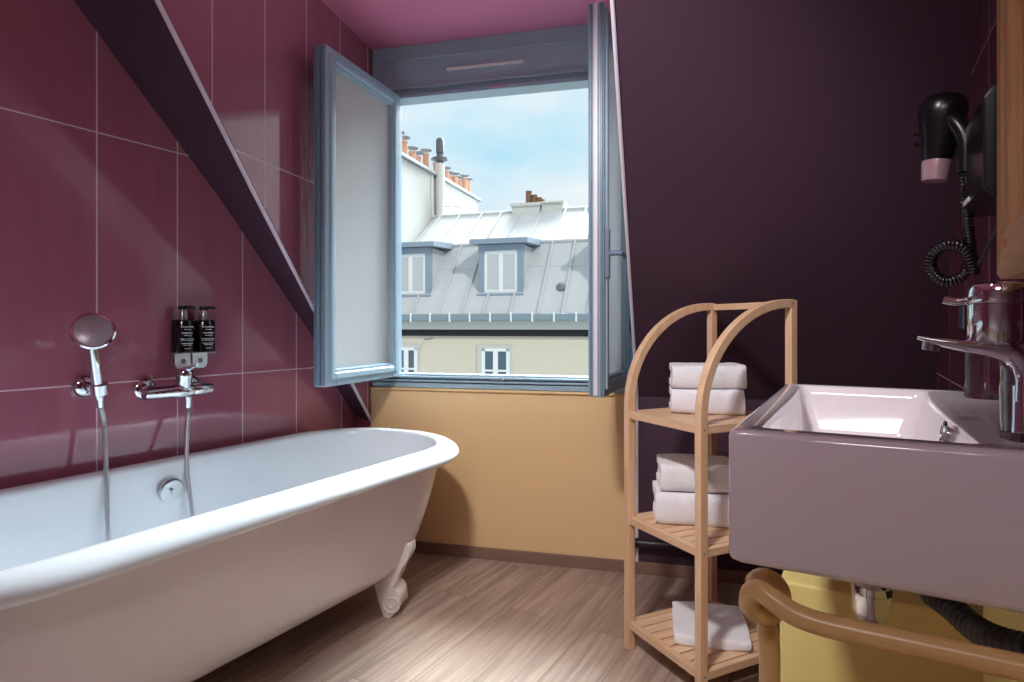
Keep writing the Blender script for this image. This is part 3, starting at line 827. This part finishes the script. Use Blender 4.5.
# wall socket
ws = thing('wall_socket', 'black wall socket with a pale square insert behind the tap', 'socket', L(NR, 1.70, 1.0), AL)
mb = MB(); mb.box(-.03, 0, -.055, .055, -.037, .037)
obj('housing', mb, 'black_gloss', ws, smooth=0, bevel=.008, bseg=3)
mb = MB(); mb.box(-.033, -.029, -.042, .028, -.025, .026)
o = obj('insert', mb, 'darkpane', ws, smooth=0, bevel=.002); o['label'] = 'pale glossy insert'

# pipe along the bottom of the plum wall
hpz = thing('heating_pipe', 'dark plum heating pipe running along the low wall behind the rack', 'pipe', W(.5, -.03, .13), AW)
mb = MB(); mb.tube([(-.012, 0, 0), (.5, 0, 0), (1.0, 0, 0)], .017, 16)
mb.tube([(-.012, .003, .10), (.5, .003, .10), (1.0, .003, .10)], .008, 12)
obj('pipe', mb, 'dark_metal', hpz)
mb = MB(); mb.lathe([(0, 0), (.026, 0), (.028, .004), (.028, .022), (.019, .028), (.018, .04)], (-.028, 0, 0), (1, 0, 0), 20)
obj('end_cap', mb, 'black', hpz)
for x in (.15, .75):
    mb = MB(); mb.box(x-.01, x+.01, -.005, .0295, -.02, .112)
    obj('pipe_clip', mb, 'dark_metal', hpz, smooth=0, bevel=.003)

# ------------------------------------------------------------------ outside
AB = -math.atan2(.289, .957)
BO = Vector((-.335, 12, 0))
bl = thing('building', 'pale building opposite with grey zinc mansard roof and dormers', 'building', BO, AB)
XA, XB = -2.5, 9
mb = MB(); mb.box(XA, XB, 0, 6, -9, 1.10)
obj('facade', mb, 'render_cream', bl, smooth=0)
zr = lambda y: 1.25+1.2*y if y < 1.3 else 2.81+.68*(y-1.3)
mb = MB(); mb.prism([(XA, -.12, 1.12), (XA, 1.3, zr(1.3)), (XA, 2.68, zr(2.68)), (XA, 6, 2.0), (XA, 6, 1.1)], (XB-XA, 0, 0))
obj('roof', mb, 'zinc', bl, smooth=0)
mb = MB()     # standing seams + break roll + cross welts
x = -2.3; i = 0
while x < 8:
    for (ya_, yb_) in ((-.10, 1.28), (1.33, 2.66)):
        a_, b_ = Vector((x, ya_, zr(max(ya_, 0)) if ya_ >= 0 else 1.14)), Vector((x, yb_, zr(yb_)))
        if any(abs(x-c) < .62 for c in (-2, 0, 2.4, 4.5)) and ya_ < 0: b_ = Vector((x, .30, zr(.30)))
        nz = Vector((0, -.5, .6)).normalized()*.055
        h = Vector((.018, 0, 0))
        mb.hull8([a_-h, a_+h, b_+h, b_-h], [a_-h+nz, a_+h+nz, b_+h+nz, b_-h+nz])
    x += .52 + .06*math.sin(i*1.7); i += 1
mb.tube([(XA, 1.28, zr(1.3)), (XB, 1.28, zr(1.3))], .045, 8)
mb.tube([(XA, 2.68, zr(2.68)), (XB, 2.68, zr(2.68))], .05, 8)
a_ = Vector((XA, .82, zr(.82))); b_ = Vector((XB, .82, zr(.82)))
mb.tube([a_, b_], .014, 6)
obj('roof_seams', mb, 'zinc', bl, smooth=0)
mb = MB(); mb.box(XA, XB, -.30, .0, 1.10, 1.24)
gt = obj('gutter', mb, 'gutter', bl, smooth=0, bevel=.03)
mb = MB(); mb.box(XA, XB, -.10, 0, .93, 1.10)
obj('cornice', mb, 'render_white', bl, smooth=0)
for k in range(-5, 12):
    mb = MB(); mb.box(k*.42-.015, k*.42+.015, -.318, -.28, 1.08, 1.26)
    obj('gutter_bracket', mb, 'joinery', gt, smooth=0)
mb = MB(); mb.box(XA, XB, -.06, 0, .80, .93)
obj('painted_gutter_shade', mb, 'hole_and_shade', bl, smooth=0)  # dark strip painted in for the shade under the gutter

def dormer(cx, curt):
    y0, w, z0, z1 = .35, .95, 1.66, 2.66
    mb = MB(); h = w/2
    mb.prism([(cx-h+.02, y0+.03, z0), (cx-h+.02, y0+.03, z1), (cx-h+.02, (z1-1.25)/1.2+.1, z1)], (w-.04, 0, 0))
    d = obj('dormer', mb, 'zinc', bl, smooth=0)
    mb = MB(); fw_ = .12
    mb.box(cx-h, cx-h+fw_, y0, y0+.1, z0-.03, z1); mb.box(cx+h-fw_, cx+h, y0, y0+.1, z0-.03, z1)
    mb.box(cx-h+fw_, cx+h-fw_, y0, y0+.1, z1-.13, z1); mb.box(cx-h-.02, cx+h+.02, y0-.06, y0+.1, z0-.09, z0)
    obj('surround', mb, 'zinc_blue', d, smooth=0)
    mb = MB(); mb.prism([(cx-h-.14, y0-.16, z1), (cx-h-.14, y0-.16, z1+.10), (cx-h-.14, y0+.9, z1+.19), (cx-h-.14, y0+.9, z1+.06)], (w+.28, 0, 0))
    obj('dormer_cap', mb, 'zinc_blue', d, smooth=0)
    mb = MB(); a, b = cx-h+fw_, cx+h-fw_
    za, zb_ = z0, z1-.13
    mb.box(a, a+.06, y0+.02, y0+.06, za, zb_); mb.box(b-.06, b, y0+.02, y0+.06, za, zb_)
    mb.box(cx-.045, cx+.045, y0+.015, y0+.06, za, zb_); mb.box(a+.06, b-.06, y0+.02, y0+.06, za, za+.08); mb.box(a+.06, b-.06, y0+.02, y0+.06, zb_-.07, zb_)
    obj('window_frame', mb, 'joinery', d, smooth=0)
    mb = MB(); mb.box(a+.05, b-.05, y0+.035, y0+.05, za+.02, zb_-.02)
    obj('pane', mb, curt, d, smooth=0)
dormer(0, 'curtain'); dormer(-2.02, 'curtain_beige'); dormer(2.42, 'curtain'); dormer(4.5, 'curtain')
def fwin(cx, w):
    mb = MB(); z1_, z0_ = .56, -.75; h = w/2
    mb.box(cx-h-.10, cx-h, -.03, .02, z0_, z1_+.07); mb.box(cx+h, cx+h+.03, -.03, .02, z0_, z1_+.07); mb.box(cx-h, cx+h, -.03, .02, z1_, z1_+.06)
    f = obj('facade_window', mb, 'render_white', bl, smooth=0)
    mb = MB(); mb.box(cx-h, cx-h+.07, -.035, .01, z0_, z1_); mb.box(cx+h-.07, cx+h, -.035, .01, z0_, z1_); mb.box(cx-.05, cx+.05, -.04, .01, z0_, z1_)
    mb.box(cx-h, cx+h, -.035, .01, z1_-.06, z1_); mb.box(cx-h, cx+h, -.03, .01, .10, .14); mb.box(cx-h, cx+h, -.035, .01, -.75, -.65)
    obj('window_frame', mb, 'joinery', f, smooth=0)
    mb = MB(); mb.box(cx-h+.03, cx+h-.03, -.02, .0, z0_, z1_-.02)
    obj('pane', mb, 'darkpane', f, smooth=0)
fwin(.02, .58); fwin(-1.92, .50); fwin(2.4, .58)
mb = MB(); mb.tube([(-1.5, -.04, .72), (-1.3, -.3, .74), (-1.1, -.5, .76)], .012, 6)
obj('cable_bracket', mb, 'cowl', bl)
# chimney on the ridge
mb = MB(); mb.box(-.42, .26, 2.55, 2.95, 3.5, 3.86); mb.box(-.46, .30, 2.51, 2.99, 3.86, 3.93); mb.box(.30, .80, 2.6, 2.95, 3.5, 3.90); mb.box(.28, .84, 2.55, 3.0, 3.90, 3.94)
ch = obj('ridge_chimney', mb, 'render_white', bl, smooth=0)
for x, h in ((-.06, .32), (.08, .22), (.19, .15), (.26, .10)):
    mb = MB(); mb.lathe([(0, 0), (.075, 0), (.07, h-.03), (.078, h-.03), (.078, h), (.05, h), (0, h-.05)], (x, 2.75, 3.93), seg=14)
    obj('chimney_pot', mb, 'brown_pot', ch)
mb = MB(); mb.prism([(1.2, .55, 0), (1.5, .55, 0), (1.42, .5, .08), (1.28, .5, .08)], (0, .14, .168))
mb = MB()
p_ = Vector((1.26, .42, zr(.42)))
mb.lathe([(0, 0), (.12, 0), (.11, .03), (.05, .07), (0, .075)], p_+Vector((0, 0, .02)), (0, -.7, .6), 20)
obj('roof_vent', mb, 'cowl', bl)

pw = thing('gable_building', 'taller white gable wall topped by a row of chimney pots', 'building', BO+Matrix.Rotation(AB, 3, 'Z') @ Vector((-2.51, 0, 0)), AB)
mb = MB(); mb.box(-.9, 0, -.0, 5.85, -9, 4.80)
obj('gable_wall', mb, 'render_white', pw, smooth=0)
mb = MB(); mb.box(-.98, .07, -.05, 5.98, 4.80, 4.87)
obj('coping', mb, 'zinc', pw, smooth=0)
mb = MB(); mb.box(-1.0, .09, -.07, 6.0, 4.77, 4.80)
obj('coping_edge', mb, 'cowl', pw, smooth=0)
y = .25; k = 0
rnd = random.Random(5)
while y < 5.6:
    if not 2.55 < y < 2.95:
        h = rnd.choice((.30, .42, .36, .26)); r_ = .085
        mb = MB(); mb.lathe([(0, 0), (r_*1.15, 0), (r_, .04), (r_*.9, h-.04), (r_*1.05, h-.04), (r_*1.05, h), (r_*.7, h), (0, h-.03)], (-.14-.05*(k % 2), y, 4.87), seg=14)
        p = obj('chimney_pot', mb, 'terracotta', pw)
        mb = MB(); q = (-.14-.05*(k % 2), y, 4.87+h)
        for a in range(3): mb.tube([(q[0]+.06*math.cos(a*2.1), q[1]+.06*math.sin(a*2.1), q[2]-.01), (q[0]+.07*math.cos(a*2.1), q[1]+.07*math.sin(a*2.1), q[2]+.09)], .008, 5)
        mb.lathe([(0, .09), (.15, .085), (.15, .10), (.06, .13), (0, .135)], q, seg=14)
        obj('cowl', mb, 'cowl', p)
    y += rnd.uniform(.30, .42); k += 1
mb = MB(); mb.tube([(.12, 2.78, 3.6), (.12, 2.78, 5.1)], .12, 14)
mb.tube([(.02, 2.55, 3.7), (.02, 2.50, 4.2), (.02, 2.50, 4.8)], .04, 8)
fp = obj('flue_pipe', mb, 'render_white', pw)
mb = MB(); mb.lathe([(.09, 0), (.09, .10), (.20, .15), (.20, .19), (.09, .23), (.08, .30), (.10, .32), (.10, .64), (.07, .69), (0, .7)], (.12, 2.78, 5.05), seg=16)
obj('flue_cowl', mb, 'dark_cowl', fp)
mb = MB(); mb.tube([(.02, 3.2, 4.1), (.25, 3.3, 4.13), (.45, 3.45, 4.10)], .015, 6)
obj('wall_arm', mb, 'cowl', pw)

# ------------------------------------------------------------------ light
SKY_FILL = 90  # strength of the added sky patch that brightens the room
sun = bpy.data.lights.new('sun', 'SUN'); sun.energy = 1.35; sun.angle = R(.6); sun.color = (1, .97, .92)
so = bpy.data.objects.new('sun', sun); C.objects.link(so)
sd = Matrix.Rotation(AB, 3, 'Z') @ Vector((.70, -.60, .62)).normalized()
so.rotation_euler = (-sd).to_track_quat('-Z', 'Y').to_euler()

po = bpy.data.lights.new('portal', 'AREA'); po.shape = 'RECTANGLE'; po.size = XR-XL; po.size_y = Z1-Z0; po.cycles.is_portal = True
pob = bpy.data.objects.new('portal', po); C.objects.link(pob); pob.location = W((XL+XR)/2, .11, (Z0+Z1)/2)
pob.rotation_euler = (-Vector((.2419, .9703, 0))).to_track_quat('-Z', 'Y').to_euler()

def area(name, loc, target, size, energy, col):
    l = bpy.data.lights.new(name, 'AREA'); l.shape = 'DISK'; l.size = size; l.energy = energy; l.color = col
    o = bpy.data.objects.new(name, l); C.objects.link(o); o.location = loc
    o.rotation_euler = (Vector(target)-Vector(loc)).to_track_quat('-Z', 'Y').to_euler(); return o
sl_ = bpy.data.lights.new('fill_spot', 'SPOT'); sl_.energy = 165; sl_.spot_size = R(68); sl_.spot_blend = .75; sl_.shadow_soft_size = .10; sl_.color = (1, .98, .97)  # added fill, not a known lamp; brightens window wall and floor
slo = bpy.data.objects.new('fill_spot', sl_); C.objects.link(slo); slo.location = L(-.50, .25, CEIL-.03)
slo.rotation_euler = (L(-.66, 2.2, .62)-slo.location).to_track_quat('-Z', 'Y').to_euler()
area('rear_fill_light', L(-.05, -.7, CEIL-.03), L(-.3, .9, .45), .5, 12.5, (1, .95, .97))  # added unseen fill from behind the camera

wd = bpy.data.worlds.new('sky'); bpy.context.scene.world = wd; wd.use_nodes = True
nt = wd.node_tree; bg = nt.nodes['Background']
tc = nt.nodes.new('ShaderNodeTexCoord'); sp_ = nt.nodes.new('ShaderNodeSeparateXYZ'); nt.links.new(tc.outputs['Generated'], sp_.inputs[0])
n = nt.nodes.new('ShaderNodeTexNoise'); n.inputs['Scale'].default_value = 3.2; n.inputs['Detail'].default_value = 7; n.inputs['Roughness'].default_value = .55
mp = nt.nodes.new('ShaderNodeMapping'); mp.inputs['Scale'].default_value = (1, 1, 2.2); mp.inputs['Location'].default_value = (.3, .1, .25)
nt.links.new(tc.outputs['Generated'], mp.inputs[0]); nt.links.new(mp.outputs[0], n.inputs['Vector'])
r = nt.nodes.new('ShaderNodeValToRGB'); r.color_ramp.elements[0].position = .30; r.color_ramp.elements[1].position = .60
r.color_ramp.elements[0].color = srgb(188, 231, 250); r.color_ramp.elements[1].color = srgb(240, 247, 250)
nt.links.new(n.outputs['Fac'], r.inputs['Fac']); nt.links.new(r.outputs['Color'], bg.inputs['Color'])
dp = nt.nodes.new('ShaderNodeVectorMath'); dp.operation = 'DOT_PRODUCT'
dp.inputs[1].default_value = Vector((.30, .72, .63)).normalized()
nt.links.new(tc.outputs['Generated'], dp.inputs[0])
mr = nt.nodes.new('ShaderNodeMapRange'); mr.interpolation_type = 'SMOOTHSTEP'      # added bright sky patch, out of view, to light the room
mr.inputs['From Min'].default_value = .932; mr.inputs['From Max'].default_value = .985; mr.inputs['To Min'].default_value = 1.0; mr.inputs['To Max'].default_value = SKY_FILL
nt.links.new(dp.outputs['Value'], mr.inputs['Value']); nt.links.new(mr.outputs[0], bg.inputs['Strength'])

# ------------------------------------------------------------------ camera
cam = bpy.data.cameras.new('camera'); co = bpy.data.objects.new('camera', cam); C.objects.link(co)
co.location = (0, 0, .98); co.rotation_euler = (R(90), 0, 0)
cam.sensor_width = 36; cam.lens = 608/1024*36; cam.shift_y = -14/1024; cam.clip_start = .02; cam.clip_end = 200
sc = bpy.context.scene; sc.camera = co
sc.view_settings.view_transform = 'Standard'; sc.view_settings.look = 'None'; sc.view_settings.gamma = 1
sc.view_settings.use_curve_mapping = False; sc.view_settings.exposure = 0
sc.cycles.use_denoising = True; sc.cycles.max_bounces = 10; sc.cycles.sample_clamp_indirect = 6
sc.cycles.transparent_max_bounces = 8
